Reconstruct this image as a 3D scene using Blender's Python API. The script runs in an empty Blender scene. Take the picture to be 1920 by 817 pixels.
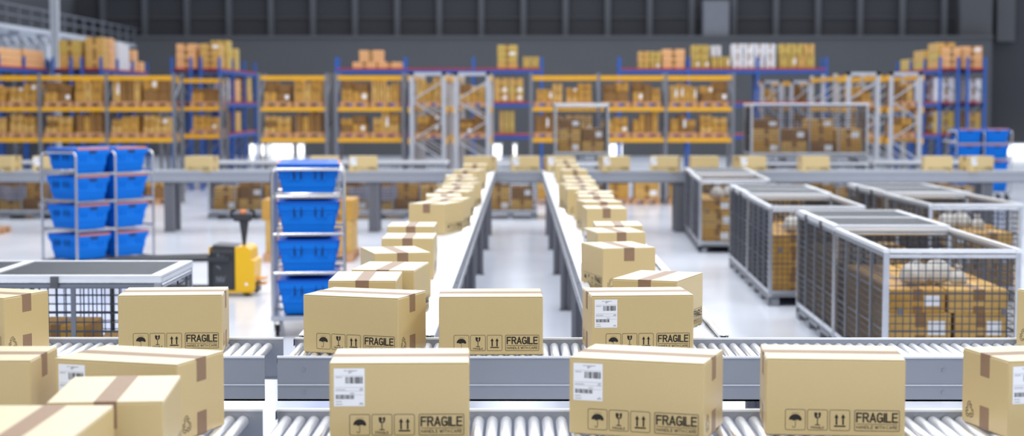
import bpy, math, random
from mathutils import Matrix, Vector
R = random.Random(7)
C = bpy.context.scene.collection
F = 3150.0; EYE = 1.82
PITCH = math.atan(212.5 / F); YAW = math.atan(14.0 / F)
PI = math.pi

# ------------------------------------------------------------------ camera and measuring helpers
cam = bpy.data.cameras.new('camera'); camo = bpy.data.objects.new('camera', cam); C.objects.link(camo)
cam.sensor_width = 36.0; cam.lens = F / 1920 * 36.0; cam.clip_end = 300
camo.location = (0, 0, EYE); camo.rotation_euler = (PI / 2 - PITCH, 0, YAW)
cam.dof.use_dof = True; cam.dof.focus_distance = 6.45; cam.dof.aperture_fstop = 2.4
bpy.context.scene.camera = camo
CM = camo.rotation_euler.to_matrix()
def ray(px, py): return CM @ Vector(((px - 960) / F, -(py - 408.5) / F, -1))
def PZ(px, py, z):            # point on a level plane
    d = ray(px, py); t = (z - EYE) / d.z; return Vector((d.x * t, d.y * t, z))
def PY(px, py, Y):            # point at a distance
    d = ray(px, py); t = Y / d.y; return Vector((d.x * t, Y, EYE + d.z * t))
def XP(px, Y, py=196): return PY(px, py, Y).x
def ZP(py, Y, px=960): return PY(px, py, Y).z

# ------------------------------------------------------------------ materials
def lin(c): return tuple(((v / 255) / 12.92 if v / 255 <= .04045 else ((v / 255 + .055) / 1.055) ** 2.4) for v in c) + (1,)
MATS = {}
def mat(name, rgb, rough=.5, metal=0., spec=.5, var=0., scale=8., bump=0., bscale=200., stretch=None, sheen=0., trans=0.):
    m = bpy.data.materials.new(name); m.use_nodes = True; nt = m.node_tree; b = nt.nodes['Principled BSDF']
    b.inputs['Base Color'].default_value = lin(rgb); b.inputs['Roughness'].default_value = rough
    b.inputs['Metallic'].default_value = metal; b.inputs['Specular IOR Level'].default_value = spec
    if sheen: b.inputs['Sheen Weight'].default_value = sheen
    tc = nt.nodes.new('ShaderNodeTexCoord')
    src = tc.outputs['Object']
    if stretch:
        mp = nt.nodes.new('ShaderNodeMapping'); mp.inputs['Scale'].default_value = stretch
        nt.links.new(src, mp.inputs[0]); src = mp.outputs[0]
    if var:
        n = nt.nodes.new('ShaderNodeTexNoise'); n.inputs['Scale'].default_value = scale; n.inputs['Detail'].default_value = 4
        nt.links.new(src, n.inputs['Vector'])
        r = nt.nodes.new('ShaderNodeValToRGB'); l = lin(rgb)
        r.color_ramp.elements[0].position = .3; r.color_ramp.elements[1].position = .7
        r.color_ramp.elements[0].color = tuple(v * (1 - var) for v in l[:3]) + (1,)
        r.color_ramp.elements[1].color = tuple(min(1, v * (1 + var)) for v in l[:3]) + (1,)
        nt.links.new(n.outputs['Fac'], r.inputs[0]); nt.links.new(r.outputs[0], b.inputs['Base Color'])
    if bump:
        n2 = nt.nodes.new('ShaderNodeTexNoise'); n2.inputs['Scale'].default_value = bscale; n2.inputs['Detail'].default_value = 3
        nt.links.new(src, n2.inputs['Vector'])
        bp = nt.nodes.new('ShaderNodeBump'); bp.inputs['Strength'].default_value = bump; bp.inputs['Distance'].default_value = .002
        nt.links.new(n2.outputs['Fac'], bp.inputs['Height']); nt.links.new(bp.outputs[0], b.inputs['Normal'])
    MATS[name] = m
    return m
def emis(name, rgb, s):
    m = bpy.data.materials.new(name); m.use_nodes = True; nt = m.node_tree; nt.nodes.clear()
    e = nt.nodes.new('ShaderNodeEmission'); e.inputs[0].default_value = lin(rgb); e.inputs[1].default_value = s
    o = nt.nodes.new('ShaderNodeOutputMaterial'); nt.links.new(e.outputs[0], o.inputs[0]); MATS[name] = m; return m
mat('kraft', (204, 181, 130), .34, spec=.6, var=.05, scale=420, bump=.08, bscale=600)
mat('kraft_lit_top', (208, 195, 160), .34, spec=.8, var=.03, scale=420, bump=.05, bscale=600)  # paler copy of kraft: the light on the carton tops painted in
mat('tape', (146, 118, 94), .42, spec=.25, var=.04, scale=30)
mat('ink', (30, 25, 18), .6)
mat('paper', (238, 240, 246), .5)
mat('paper_ink', (60, 62, 72), .6)
mat('ochre_kraft', (188, 142, 60), .6, var=.08, scale=14)
mat('tan_kraft', (200, 160, 88), .6, var=.08, scale=14)
mat('dark_kraft', (132, 94, 44), .6, var=.1, scale=14)
mat('peach_kraft', (222, 170, 118), .55, var=.08, scale=10)
mat('khaki_kraft', (190, 164, 84), .6, var=.08, scale=10)
mat('white_carton', (214, 216, 224), .5, var=.04, scale=10)
mat('old_tape', (138, 100, 52), .4)
mat('wood', (196, 150, 112), .7, var=.15, scale=6, stretch=(1, 10, 10))
mat('roller_steel', (236, 238, 244), .28, metal=.7, var=.03, scale=30)
mat('rail_paint', (150, 155, 166), .35, metal=.45, spec=.6, var=.02, scale=5)
mat('rail_top', (226, 230, 238), .4, metal=.15, spec=.7, var=.02, scale=6)
mat('leg_paint', (112, 114, 122), .5, metal=.3, var=.12, scale=3, stretch=(1, 1, .2))
mat('cap_black', (26, 28, 32), .5)
mat('galvanised', (186, 190, 198), .27, metal=.92, var=.08, scale=12)
mat('frame_bright', (222, 226, 234), .35, metal=.25, spec=.6, var=.03)
mat('cage_side_shaded', (112, 118, 130), .4, metal=.4)  # darker than the corner posts: shade on the cage sides put into the colour
mat('cage_wire', (62, 68, 80), .4, metal=.35)
mat('cage_base', (132, 136, 144), .45, metal=.6, var=.08)
mat('cage_fitting', (92, 94, 100), .5, metal=.5, var=.12, scale=20)  # darker grey metal of the lid clamps and gate latches
mat('cart_tube', (205, 205, 208), .22, metal=.95)
mat('crate_blue', (0, 114, 216), .5, spec=.2, var=.03, scale=8)
mat('crate_lid_blue', (6, 92, 196), .45, spec=.3)
mat('crate_dark', (8, 18, 34), .7)
mat('crate_orange', (214, 128, 78), .5)
mat('rubber', (24, 25, 28), .6)
mat('truck_yellow', (226, 176, 8), .35, spec=.5)
mat('truck_black', (44, 46, 52), .45, var=.1, scale=6)
mat('truck_orange', (214, 150, 30), .5)
mat('mark_grey', (120, 124, 132), .5)
mat('rack_yellow', (222, 166, 24), .45, var=.05)
mat('rack_grey', (120, 124, 134), .45, metal=.4, var=.06)
mat('rack_galv', (182, 186, 196), .42, metal=.5, var=.06)
mat('rack_blue', (28, 88, 172), .45, var=.04)
mat('rack_red', (160, 36, 58), .5, var=.05)
mat('wall_dark', (88, 90, 95), .8, var=.03, scale=.5)
mat('wall_upper', (66, 68, 74), .85, var=.06, scale=.4)
mat('rib', (90, 93, 100), .7)
mat('steel_pale', (196, 202, 212), .5, var=.04)
mat('sack', (186, 184, 182), .45, var=.06, scale=20, bump=.6, bscale=40)
mat('cloth', (152, 148, 162), .9, var=.1, scale=12, bump=.5, bscale=30)
emis('daylight', (250, 252, 255), 2.2)
emis('sky_daylight', (228, 240, 255), 1.4)
# floor: polished pale resin with faint blotches and joints
fm = bpy.data.materials.new('floor_resin'); fm.use_nodes = True; nt = fm.node_tree; b = nt.nodes['Principled BSDF']
tc = nt.nodes.new('ShaderNodeTexCoord'); n = nt.nodes.new('ShaderNodeTexNoise'); n.inputs['Scale'].default_value = .6; n.inputs['Detail'].default_value = 5
nt.links.new(tc.outputs['Object'], n.inputs['Vector']); r = nt.nodes.new('ShaderNodeValToRGB')
r.color_ramp.elements[0].position = .3; r.color_ramp.elements[0].color = lin((220, 227, 243)); r.color_ramp.elements[1].position = .7; r.color_ramp.elements[1].color = lin((231, 237, 251))
nt.links.new(n.outputs['Fac'], r.inputs[0]); nt.links.new(r.outputs[0], b.inputs['Base Color'])
r2 = nt.nodes.new('ShaderNodeMapRange'); r2.inputs[3].default_value = .14; r2.inputs[4].default_value = .26
nt.links.new(n.outputs['Fac'], r2.inputs[0]); nt.links.new(r2.outputs[0], b.inputs['Roughness']); b.inputs['Specular IOR Level'].default_value = .7
MATS['floor'] = fm

# ------------------------------------------------------------------ mesh building
class MB:
    def __init__(s): s.v = []; s.f = []
    def add(s, vs, fs):
        o = len(s.v); s.v += [tuple(v) for v in vs]; s.f += [tuple(i + o for i in f) for f in fs]; return s
    def box(s, x0, x1, y0, y1, z0, z1, M=None):
        vs = [Vector((x, y, z)) for z in (z0, z1) for y in (y0, y1) for x in (x0, x1)]
        if M: vs = [M @ v for v in vs]
        return s.add(vs, [(0, 2, 3, 1), (4, 5, 7, 6), (0, 1, 5, 4), (2, 6, 7, 3), (0, 4, 6, 2), (1, 3, 7, 5)])
    def cbox(s, x0, x1, y0, y1, z0, z1, c):      # chamfered upright box
        ring = lambda z, e: [(x0 + c + e, y0 + e, z), (x1 - c - e, y0 + e, z), (x1 - e, y0 + c + e, z), (x1 - e, y1 - c - e, z), (x1 - c - e, y1 - e, z), (x0 + c + e, y1 - e, z), (x0 + e, y1 - c - e, z), (x0 + e, y0 + c + e, z)]
        return s.loft([ring(z0, c), ring(z0 + c, 0), ring(z1 - c, 0), ring(z1, c)])
    def loft(s, rings, cap=True, closed=False):
        n = len(rings[0]); vs = [p for r_ in rings for p in r_]; fs = []
        m = len(rings)
        for k in range(m if closed else m - 1):
            for i in range(n):
                a, b_ = k * n, ((k + 1) % m) * n
                fs.append((a + i, a + (i + 1) % n, b_ + (i + 1) % n, b_ + i))
        if cap and not closed: fs += [tuple(range(n - 1, -1, -1)), tuple(range((m - 1) * n, m * n))]
        return s.add(vs, fs)
    def tube(s, pts, rad, n=8, cap=True):
        pts = [Vector(p) for p in pts]; rings = []
        for i, p in enumerate(pts):
            if i == 0: d = pts[1] - p
            elif i == len(pts) - 1: d = p - pts[i - 1]
            else: d = (pts[i + 1] - p).normalized() + (p - pts[i - 1]).normalized()
            d.normalize(); up = Vector((0, 0, 1)) if abs(d.z) < .9 else Vector((1, 0, 0))
            if len(pts) > 2 and abs(d.z) >= .0:
                nrm = (pts[1] - pts[0]).cross(pts[-1] - pts[0])
                if nrm.length < 1e-6 and len(pts) > 3: nrm = (pts[1] - pts[0]).cross(pts[2] - pts[1])
                for q in range(2, len(pts)):
                    if nrm.length > 1e-6: break
                    nrm = (pts[1] - pts[0]).cross(pts[q] - pts[0])
                if nrm.length > 1e-6: up = nrm.normalized()
            a = d.cross(up).normalized(); b_ = a.cross(d).normalized()
            rings.append([p + a * rad * math.cos(2 * PI * k / n + PI / n) + b_ * rad * math.sin(2 * PI * k / n + PI / n) for k in range(n)])
        return s.loft(rings, cap)
    def prism(s, poly, y0, y1):                   # poly in (x,z), extruded along y
        return s.loft([[(x, y0, z) for x, z in poly], [(x, y1, z) for x, z in poly]])
    def lathe(s, prof, n=16, c=(0, 0, 0)):        # prof (r,z)
        rings = [[(c[0] + r_ * math.cos(2 * PI * k / n), c[1] + r_ * math.sin(2 * PI * k / n), c[2] + z) for k in range(n)] for r_, z in prof]
        return s.loft(rings)
    def mesh(s, name, m, smooth=False):
        me = bpy.data.meshes.new(name); me.from_pydata(s.v, [], s.f); me.materials.append(MATS[m])
        import bmesh
        bm = bmesh.new(); bm.from_mesh(me); bmesh.ops.recalc_face_normals(bm, faces=bm.faces); bm.to_mesh(me); bm.free()
        if smooth:
            for p in me.polygons: p.use_smooth = True
            try: me.set_sharp_from_angle(angle=math.radians(40))
            except Exception: pass
        return me
def ob(name, me, parent=None, M=None, label=None):
    o = bpy.data.objects.new(name, me); C.objects.link(o)
    if parent: o.parent = parent
    if M is not None: o.matrix_basis = M
    if label: o['label'] = label
    return o
def tag(o, label=None, cat=None, group=None, kind=None):
    if label:
        o['label'] = label
        if len(label.split()) > 16 or len(label.split()) < 4: print('LABELLEN', len(label.split()), label)
    if cat: o['category'] = cat
    if group: o['group'] = group
    if kind: o['kind'] = kind
    return o
def thing(name, loc, rz, label, cat, group=None):
    o = bpy.data.objects.new(name, None); C.objects.link(o); o.empty_display_size = .05
    o.location = loc; o.rotation_euler = (0, 0, rz); return tag(o, label, cat, group)
def single(name, me, loc, rz, label, cat, group=None):
    o = ob(name, me); o.location = loc; o.rotation_euler = (0, 0, rz); return tag(o, label, cat, group)
def struct(name, me):
    o = ob(name, me); o['kind'] = 'structure'; return o
def T(x, y, z): return Matrix.Translation((x, y, z))
def RZ(a): return Matrix.Rotation(a, 4, 'Z')

# ------------------------------------------------------------------ printing on cartons (strokes in face coordinates u,v)
class Ink:
    def __init__(s): s.v = []; s.f = []
    def poly(s, pts):
        o = len(s.v); s.v += [tuple(p) for p in pts]; s.f.append(tuple(range(o, o + len(pts))))
    def seg(s, a, b_, w):
        ax, ay = a; bx, by = b_; d = math.hypot(bx - ax, by - ay) or 1e-9
        tx, ty = (bx - ax) / d, (by - ay) / d; nx, ny = -ty * w / 2, tx * w / 2; e = w * .42
        s.poly([(ax - tx * e + nx, ay - ty * e + ny), (ax - tx * e - nx, ay - ty * e - ny), (bx + tx * e - nx, by + ty * e - ny), (bx + tx * e + nx, by + ty * e + ny)])
    def line(s, pts, w, closed=False):
        for i in range(len(pts) - 1 + closed): s.seg(pts[i], pts[(i + 1) % len(pts)], w)
    def rrect(s, x0, y0, x1, y1, r_, w):
        pts = []
        for cx, cy, a0 in ((x1 - r_, y1 - r_, 0), (x0 + r_, y1 - r_, 90), (x0 + r_, y0 + r_, 180), (x1 - r_, y0 + r_, 270)):
            for k in range(4): a = math.radians(a0 + 30 * k); pts.append((cx + r_ * math.cos(a), cy + r_ * math.sin(a)))
        s.line(pts, w, True)
    def rect(s, x0, y0, x1, y1): s.poly([(x0, y0), (x1, y0), (x1, y1), (x0, y1)])
    def mesh(s, name, m, M, off=.0006):
        me = bpy.data.meshes.new(name)
        me.from_pydata([tuple(M @ Vector((u, -off - .000002 * (i // 4 % 50), v))) for i, (u, v) in enumerate(s.v)], [], s.f)
        me.materials.append(MATS[m]); return me
def arc(cx, cy, r_, a0, a1, n=6, ry=None):
    ry = ry or r_; return [(cx + r_ * math.cos(math.radians(a0 + (a1 - a0) * k / n)), cy + ry * math.sin(math.radians(a0 + (a1 - a0) * k / n))) for k in range(n + 1)]
GL = {
 'F': [[(0, 0), (0, 1), (.6, 1)], [(0, .52), (.52, .52)]],
 'R': [[(0, 0), (0, 1), (.38, 1)] + arc(.38, .76, .24, 90, -90) + [(0, .52)], [(.34, .52), (.64, 0)]],
 'A': [[(0, 0), (.34, 1), (.68, 0)], [(.12, .3), (.56, .3)]],
 'G': [[(.36, .46), (.64, .46), (.64, .1)] + arc(.32, .32, .32, -20, -180, 5) + [(0, .68)] + arc(.32, .68, .32, 180, 35, 5)],
 'I': [[(0, 0), (0, 1)]],
 'L': [[(0, 1), (0, 0), (.56, 0)]],
 'E': [[(.6, 1), (0, 1), (0, 0), (.6, 0)], [(0, .52), (.54, .52)]],
 'H': [[(0, 0), (0, 1)], [(.62, 0), (.62, 1)], [(0, .5), (.62, .5)]],
 'N': [[(0, 0), (0, 1), (.62, 0), (.62, 1)]],
 'D': [[(0, 0), (0, 1), (.3, 1)] + arc(.3, .68, .32, 90, 0, 4) + arc(.3, .32, .32, 0, -90, 4) + [(0, 0)]],
 'W': [[(0, 1), (.22, 0), (.44, .9), (.66, 0), (.88, 1)]],
 'T': [[(0, 1), (.64, 1)], [(.32, 1), (.32, 0)]],
 'C': [arc(.32, .68, .32, 30, 180, 5) + arc(.32, .32, .32, 180, 330, 5)],
 'V': [[(0, 1), (.34, 0), (.68, 1)]],
}
GW = {k: max(p[0] for st in v for p in st) for k, v in GL.items()}
def text(ink, s, x, y, h, w, width=None, sp=.22):
    tot = sum((.3 if c == ' ' else GW[c] + sp) for c in s) - sp
    k = (width / tot) if width else h
    for c in s:
        if c == ' ': x += .3 * k; continue
        for st in GL[c]: ink.line([(x + px * k, y + py * h) for px, py in st], w)
        x += (GW[c] + sp) * k
CL, CW, CH = .4, .285, .225
LW = .0013
def ink_umbrella():
    i = Ink(); x0, y0 = -.1426, .016; i.rrect(x0, y0, x0 + .0575, y0 + .06, .005, LW); cx = x0 + .0288
    top = arc(cx, y0 + .030, .0185, 0, 180, 12, .0165)
    i.poly(top)
    for k in range(4):
        sx = cx - .0185 + .00925 * k + .0046; i.poly(arc(sx, y0 + .030, .0046, 180, 360, 5, .0028)[::-1] if k % 2 else [(sx - .004, y0 + .0302), (sx + .004, y0 + .0302), (sx, y0 + .029)])
    i.line([(cx, y0 + .03), (cx, y0 + .011)] + arc(cx - .004, y0 + .011, .004, 0, -180, 6), .0015)
    for k in (-2, -1, 0, 1, 2): i.line([(cx + k * .0048, y0 + .0495 - abs(k) * .0008), (cx + k * .0048 + .0012, y0 + .0515 - abs(k) * .0008)], .0011)
    return i
def ink_glass():
    i = Ink(); x0, y0 = -.0790, .016; i.rrect(x0, y0, x0 + .0575, y0 + .06, .005, LW); cx = x0 + .0288; t = y0 + .052
    i.poly([(cx - .0095, t), (cx - .0015, t), (cx + .0005, t - .006), (cx - .002, t - .009), (cx + .001, t - .0165), (cx - .004, t - .017), (cx - .0078, t - .0135), (cx - .0092, t - .008)])
    i.poly([(cx + .0035, t), (cx + .0095, t), (cx + .0092, t - .008), (cx + .0078, t - .0135), (cx + .004, t - .017), (cx + .001, t - .0165), (cx + .0042, t - .008), (cx + .002, t - .0045)])
    i.rect(cx - .0012, y0 + .0165, cx + .0012, y0 + .036); i.rect(cx - .0075, y0 + .0145, cx + .0075, y0 + .017)
    text(i, 'FRAGILE', cx - .0185, y0 + .0045, .006, .0010, .037)
    return i
def ink_arrows():
    i = Ink(); x0, y0 = -.0150, .016; i.rrect(x0, y0, x0 + .0575, y0 + .06, .005, LW); cx = x0 + .0288
    for s in (-1, 1):
        ax = cx + s * .0095; i.rect(ax - .0024, y0 + .0165, ax + .0024, y0 + .04); i.poly([(ax - .0062, y0 + .037), (ax + .0062, y0 + .037), (ax, y0 + .0485)])
    i.rect(cx - .0165, y0 + .0105, cx + .0165, y0 + .0145)
    return i
def ink_fragile():
    i = Ink(); x0, y0 = .0560, .016; i.rrect(x0, y0, x0 + .128, y0 + .06, .004, LW * 1.2)
    text(i, 'FRAGILE', x0 + .0065, y0 + .027, .0245, .0046, .1155, .26)
    i.rect(x0 + .005, y0 + .0192, x0 + .123, y0 + .0206)
    text(i, 'HANDLE WITH CARE', x0 + .006, y0 + .0065, .0085, .0013, .117, .28)
    return i
def ink_recycle():
    i = Ink(); cx, cy = -.092, .042
    for k in range(3):
        a = math.radians(90 + 120 * k); ca, sa = math.cos(a - PI / 2), math.sin(a - PI / 2)
        for pts in ([(-.0045, .0265), (.0045, .0265), (.0105, .0165), (.0145, .0185), (.0125, .0055), (.0015, .0110), (.0055, .0135), (.0015, .0195), (-.0030, .0195), (-.0090, .0110), (-.0155, .0150), (-.0100, .0230), (-.0045, .0265)],):
            i.line([(cx + (x * ca - y * sa), cy + (x * sa + y * ca) * 1.0) for x, y in pts], .0019)
    return i
def label_lines():
    i = Ink(); x0, y0, w, h = -.187, .100, .088, .109
    for f_ in (.80, .49, .40, .30): i.rect(x0 + .003, y0 + h * f_, x0 + w - .003, y0 + h * f_ + .0005)
    rr = random.Random(3)
    for (a, b_, c, d) in ((.40, .95, .60, .77), (.06, .66, .30, .41) and (.38, .94, .60, .765), (.07, .60, .20, .295)):
        pass
    def dash(u, v, n, s=.0022):
        for k in range(n): i.rect(x0 + w * u + k * s, y0 + h * v, x0 + w * u + k * s + s * .7, y0 + h * v + .0016)
    dash(.33, .93, 4); dash(.46, .93, 12); dash(.46, .90, 6); dash(.48, .87, 3); dash(.06, .755, 3); dash(.13, .755, 6); dash(.06, .43, 6); dash(.22, .43, 6)
    dash(.84, .455, 4); dash(.83, .42, 5); dash(.52, .335, 6); dash(.06, .115, 8); dash(.06, .045, 9); dash(.82, .045, 6); dash(.84, .075, 4)
    return i
def barcode(u0, u1, v0, v1, seed):
    i = Ink(); x0, y0, w, h = -.187, .100, .088, .109; rr = random.Random(seed); u = u0
    while u < u1 - .01:
        t = rr.choice((.009, .009, .018, .028)); i.rect(x0 + w * u, y0 + h * v0, x0 + w * min(u + t, u1), y0 + h * v1); u += t + rr.choice((.009, .014, .02))
    return i
def face_M(which):
    if which == 'front': return T(0, -CW / 2, 0)
    if which == 'back': return RZ(PI) @ T(0, -CW / 2, 0)
    if which == 'right': return RZ(PI / 2) @ T(0, -CL / 2, 0)
    return RZ(-PI / 2) @ T(0, -CL / 2, 0)
# shared carton meshes
K = {}
K['body'] = MB().cbox(-CL / 2, CL / 2, -CW / 2, CW / 2, 0, CH - .003, .0035).mesh('carton_body', 'kraft')
g = .0012
K['flapA'] = MB().cbox(-CL / 2 + .001, CL / 2 - .001, -CW / 2 + .0005, -g, CH - .0028, CH, .0011).mesh('flap', 'kraft_lit_top')
K['flapB'] = MB().cbox(-CL / 2 + .001, CL / 2 - .001, g, CW / 2 - .0005, CH - .0028, CH, .0011).mesh('flap_back', 'kraft_lit_top')
TW = .028
K['tape'] = MB().box(-CL / 2 - .0006, CL / 2 + .0006, -TW, TW, CH, CH + .0006).box(-CL / 2 - .0006, -CL / 2, -TW, TW, CH - .068, CH).box(CL / 2, CL / 2 + .0006, -TW, TW, CH - .068, CH).mesh('tape', 'tape')
K['tape2'] = MB().box(-CL / 2 - .0006, -CL / 2, -TW, TW, .0, .068).box(CL / 2, CL / 2 + .0006, -TW, TW, .0, .068).mesh('bottom_tape', 'tape')
for nm, fn in (('umbrella_mark', ink_umbrella), ('broken_glass_mark', ink_glass), ('arrows_mark', ink_arrows), ('fragile_mark', ink_fragile)):
    for fc in ('front', 'back'): K[nm + fc] = fn().mesh(nm, 'ink', face_M(fc))
for fc in ('right', 'left'): K['recycling_mark' + fc] = ink_recycle().mesh('recycling_mark', 'ink', face_M(fc))
for fc in ('front', 'back'):
    i = Ink(); i.rect(-.187, .100, -.099, .209); K['paper' + fc] = i.mesh('shipping_label', 'paper', face_M(fc), .0005)
    K['plines' + fc] = label_lines().mesh('label_print', 'paper_ink', face_M(fc), .0009)
    K['bar1' + fc] = barcode(.38, .95, .60, .775, 5).mesh('barcode', 'ink', face_M(fc), .0009)
    K['bar2' + fc] = barcode(.06, .66, .19, .295, 8).mesh('barcode_low', 'ink', face_M(fc), .0009)
ZR = .86
def carton(x, y, rz, label, group, lab=None, z=ZR):
    t = thing('cardboard_box', (x, y, z), rz, label, 'box', group)
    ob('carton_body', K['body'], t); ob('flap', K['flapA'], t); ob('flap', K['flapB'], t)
    ob('top_tape', K['tape'], t); ob('bottom_tape', K['tape2'], t)
    for fc in ('front', 'back'):
        for nm in ('umbrella_mark', 'broken_glass_mark', 'arrows_mark', 'fragile_mark'): ob(nm, K[nm + fc], t)
    for fc in ('right', 'left'): ob('recycling_mark', K['recycling_mark' + fc], t)
    if lab:
        p = ob('shipping_label', K['paper' + lab], t); ob('label_print', K['plines' + lab], p); ob('barcode', K['bar1' + lab], p); ob('barcode', K['bar2' + lab], p)
    return t
ZT = ZR + CH
def by_edge(pl, pr):
    a = PZ(pl[0], pl[1], ZT); b_ = PZ(pr[0], pr[1], ZT); d = (b_ - a); rz = math.atan2(d.y, d.x); m = (a + b_) / 2
    return m.x - math.sin(rz) * CW / 2, m.y + math.cos(rz) * CW / 2, rz
def by_corner(p, deg, cx, cy):      # p: pixel of the top corner whose local signs are cx,cy
    a = PZ(p[0], p[1], ZT); rz = math.radians(deg); lx, ly = cx * CL / 2, cy * CW / 2
    return a.x - (lx * math.cos(rz) - ly * math.sin(rz)), a.y - (lx * math.sin(rz) + ly * math.cos(rz)), rz
def by_short(pl, pr, flip=1):       # short face towards us, given its top edge
    a = PZ(pl[0], pl[1], ZT); b_ = PZ(pr[0], pr[1], ZT); d = (b_ - a); rz = math.atan2(d.y, d.x); m = (a + b_) / 2
    return m.x - math.sin(rz) * CL / 2, m.y + math.cos(rz) * CL / 2, rz + flip * PI / 2
def sh(x, y, deg, flip=1): r_ = math.radians(deg); return (x - math.sin(r_) * CL / 2, y + math.cos(r_) * CL / 2, r_ + flip * PI / 2)
GA = 'cartons on the nearest roller line'; GB = 'cartons on the second roller line'
rowA = [
 (by_corner((57, 675), 0, 1, -1), 'carton cut by the left picture edge on the nearest roller line', None),
 (by_edge((103, 671), (331, 683)), 'turned carton with white label behind the two cartons at lower left', 'front'),
 (by_edge((617, 680), (880, 679)), 'straight-on carton with white shipping label, middle of the nearest roller line', 'front'),
 (by_edge((1069, 669), (1319, 681)), 'turned carton with white label and right side showing, nearest roller line', 'front'),
 (by_edge((1435, 671), (1700, 674.5)), 'carton without shipping label, front marks showing, nearest roller line', None),
 (by_corner((1892, 677), 12, -1, -1), 'carton cut by right edge with recycling mark on its left side, nearest line', 'front')]
for (x, y, rz), lb, lab in rowA: carton(x, y, rz, lb, GA, lab)
rowB = [
 (by_corner((6.5, 558.3), -20, 1, -1), 'carton on the second roller line cut by the left picture edge', None),
 (by_edge((220, 553.5), (417, 551.8)), 'carton with fragile marks on second line, in front of the long low cage', None),
 (by_edge((569, 551.7), (745.6, 558.8)), 'turned carton in front of the blue crate cart, recycling mark on its side', None),
 (by_edge((823, 556), (1018, 555.6)), 'straight-on carton between the two receding conveyors, second roller line', None),
 (by_edge((1110, 553.9), (1299.8, 552.2)), 'carton with white barcode label at the foot of the right receding conveyor', 'front'),
 (by_corner((1907, 541), 18, -1, 1), 'carton sliver at the right picture edge in front of the big cage', None)]
for (x, y, rz), lb, lab in rowB: carton(x, y, rz, lb, GB, lab)
GI = 'cartons on the short infeed conveyor'
for (x, y, rz), lb in ((sh(PZ(197, 753, ZT).x, PZ(197, 753, ZT).y, 5.2), 'short-end carton at lower left, tape running away, behind the nearest blurred one'),
                       ((-1.135, 4.075 - .2, PI / 2 + .01), 'nearest blurred carton in the bottom left corner')):
    carton(x, y, rz, lb, GI)
GL_ = 'cartons on the left receding conveyor'; GR_ = 'cartons on the right receding conveyor'
ordn = ['nearest', 'second', 'third', 'fourth', 'fifth', 'sixth', 'seventh', 'eighth', 'ninth', 'tenth', 'eleventh', 'twelfth', 'thirteenth', 'fourteenth', 'fifteenth', 'sixteenth']
left = [(by_short((614.5, 526), (743.4, 526)), None), (by_short((658, 505.2), (777, 506.6)), 'back'), (by_short((701, 475.3), (808.5, 472.8)), 'front'),
        (by_short((712.3, 446.8), (815.4, 446.8)), None), (by_short((724.4, 424.5), (815.4, 424.5)), None)]
a = PZ(833.3, 382.7, ZT); rz = math.radians(-18); lx, ly = CW / 2, -CL / 2
left.append(((a.x - (lx * math.cos(rz) - ly * math.sin(rz)), a.y - (lx * math.sin(rz) + ly * math.cos(rz)), rz + PI / 2), None))
left += [(sh(x, y, d), None) for x, y, d in ((-.585, 12.98, -8), (-.604, 13.5, 4), (-.586, 14.2, -7), (-.553, 14.9, 0), (-.604, 15.6, -16), (-.6, 16.5, -7), (-.615, 17.3, 3), (-.609, 18.8, -12), (-.55, 20.6, 0))]
lnote = ['', ' with label on its right side', ' turned a little right', '', '', ', strongly turned with a gap before it'] + [''] * 12
for k, ((x, y, rz), lab) in enumerate(left):
    carton(x, y, rz, ordn[k] + ' carton up the left receding conveyor, nearest first' + lnote[k], GL_, lab)
right = [(by_short((1147.5, 522.0), (1269.9, 527.0)), None), (by_short((1128, 465.6), (1231.5, 463.4)), None), (by_short((1117.6, 436.1), (1213.3, 434.9)), 'back'),
         (sh(.608, 10.2, 0), None), (by_short((1097.7, 391), (1177.5, 390.8)), None)]
right += [(sh(x, y, d), lb) for x, y, d, lb in ((.640, 12.69, 8, 'front'), (.619, 13.4, 0, None), (.596, 14.0, -10, None), (.56, 14.65, 2, 'front'), (.588, 15.35, 12, None), (.59, 16.1, 0, None), (.59, 16.95, 0, None), (.629, 18.9, 3, None), (.593, 20.4, 0, None), (.6, 21.9, 0, None))]
for k, ((x, y, rz), lab) in enumerate(right):
    carton(x, y, rz, ordn[k] + ' carton up the right receding conveyor, counted from the near end', GR_, lab)
GC = 'cartons on the far cross conveyor'
YC = 24.05
def rowc(px0, px1, deg, lab, lb):
    xc = (XP(px0, YC - .1) + XP(px1, YC - .1)) / 2; carton(xc, YC + .03, math.radians(deg), lb, GC, lab)
for a_ in [(-26, 27, -12, None, 'carton cut by the left picture edge on the far cross conveyor'),
    (58, 112, 4, 'front', 'labelled carton beside the left blue crate cart, on the far cross conveyor'),
    (343, 405, -14, None, 'far cross conveyor carton standing alone between the two blue crate carts'),
    (574, 640, 2, None, 'far cross conveyor carton mostly hidden behind the tall nearer crate cart'),
    (650, 707, 8, 'front', 'far cross conveyor carton just right of the nearer crate cart'),
    (868, 932, -20, None, 'far cross conveyor carton at the head of the left receding conveyor'),
    (957, 1012, 4, 'front', 'labelled carton between the heads of the two receding conveyors'),
    (1017, 1080, 12, 'front', 'far cross conveyor carton at the head of the right receding conveyor'),
    (1122, 1183, 12, 'front', 'labelled carton first to the right of the right receding conveyor head'),
    (1218, 1281, -14, 'front', 'labelled carton left of the farthest low cage, far cross conveyor'),
    (1294, 1350, 2, None, 'unlabelled carton just above the farthest low cage'),
    (1376, 1441, 16, 'front', 'labelled carton above the right end of the farthest low cage'),
    (1500, 1559, 5, None, 'lone carton in front of the tall mesh cages, far cross conveyor'),
    (1732, 1794, -5, None, 'unlabelled carton of the pair in front of the right blue rack'),
    (1802, 1872, 22, 'front', 'labelled carton of the pair in front of the far right crate cart')]: rowc(*a_)

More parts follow.
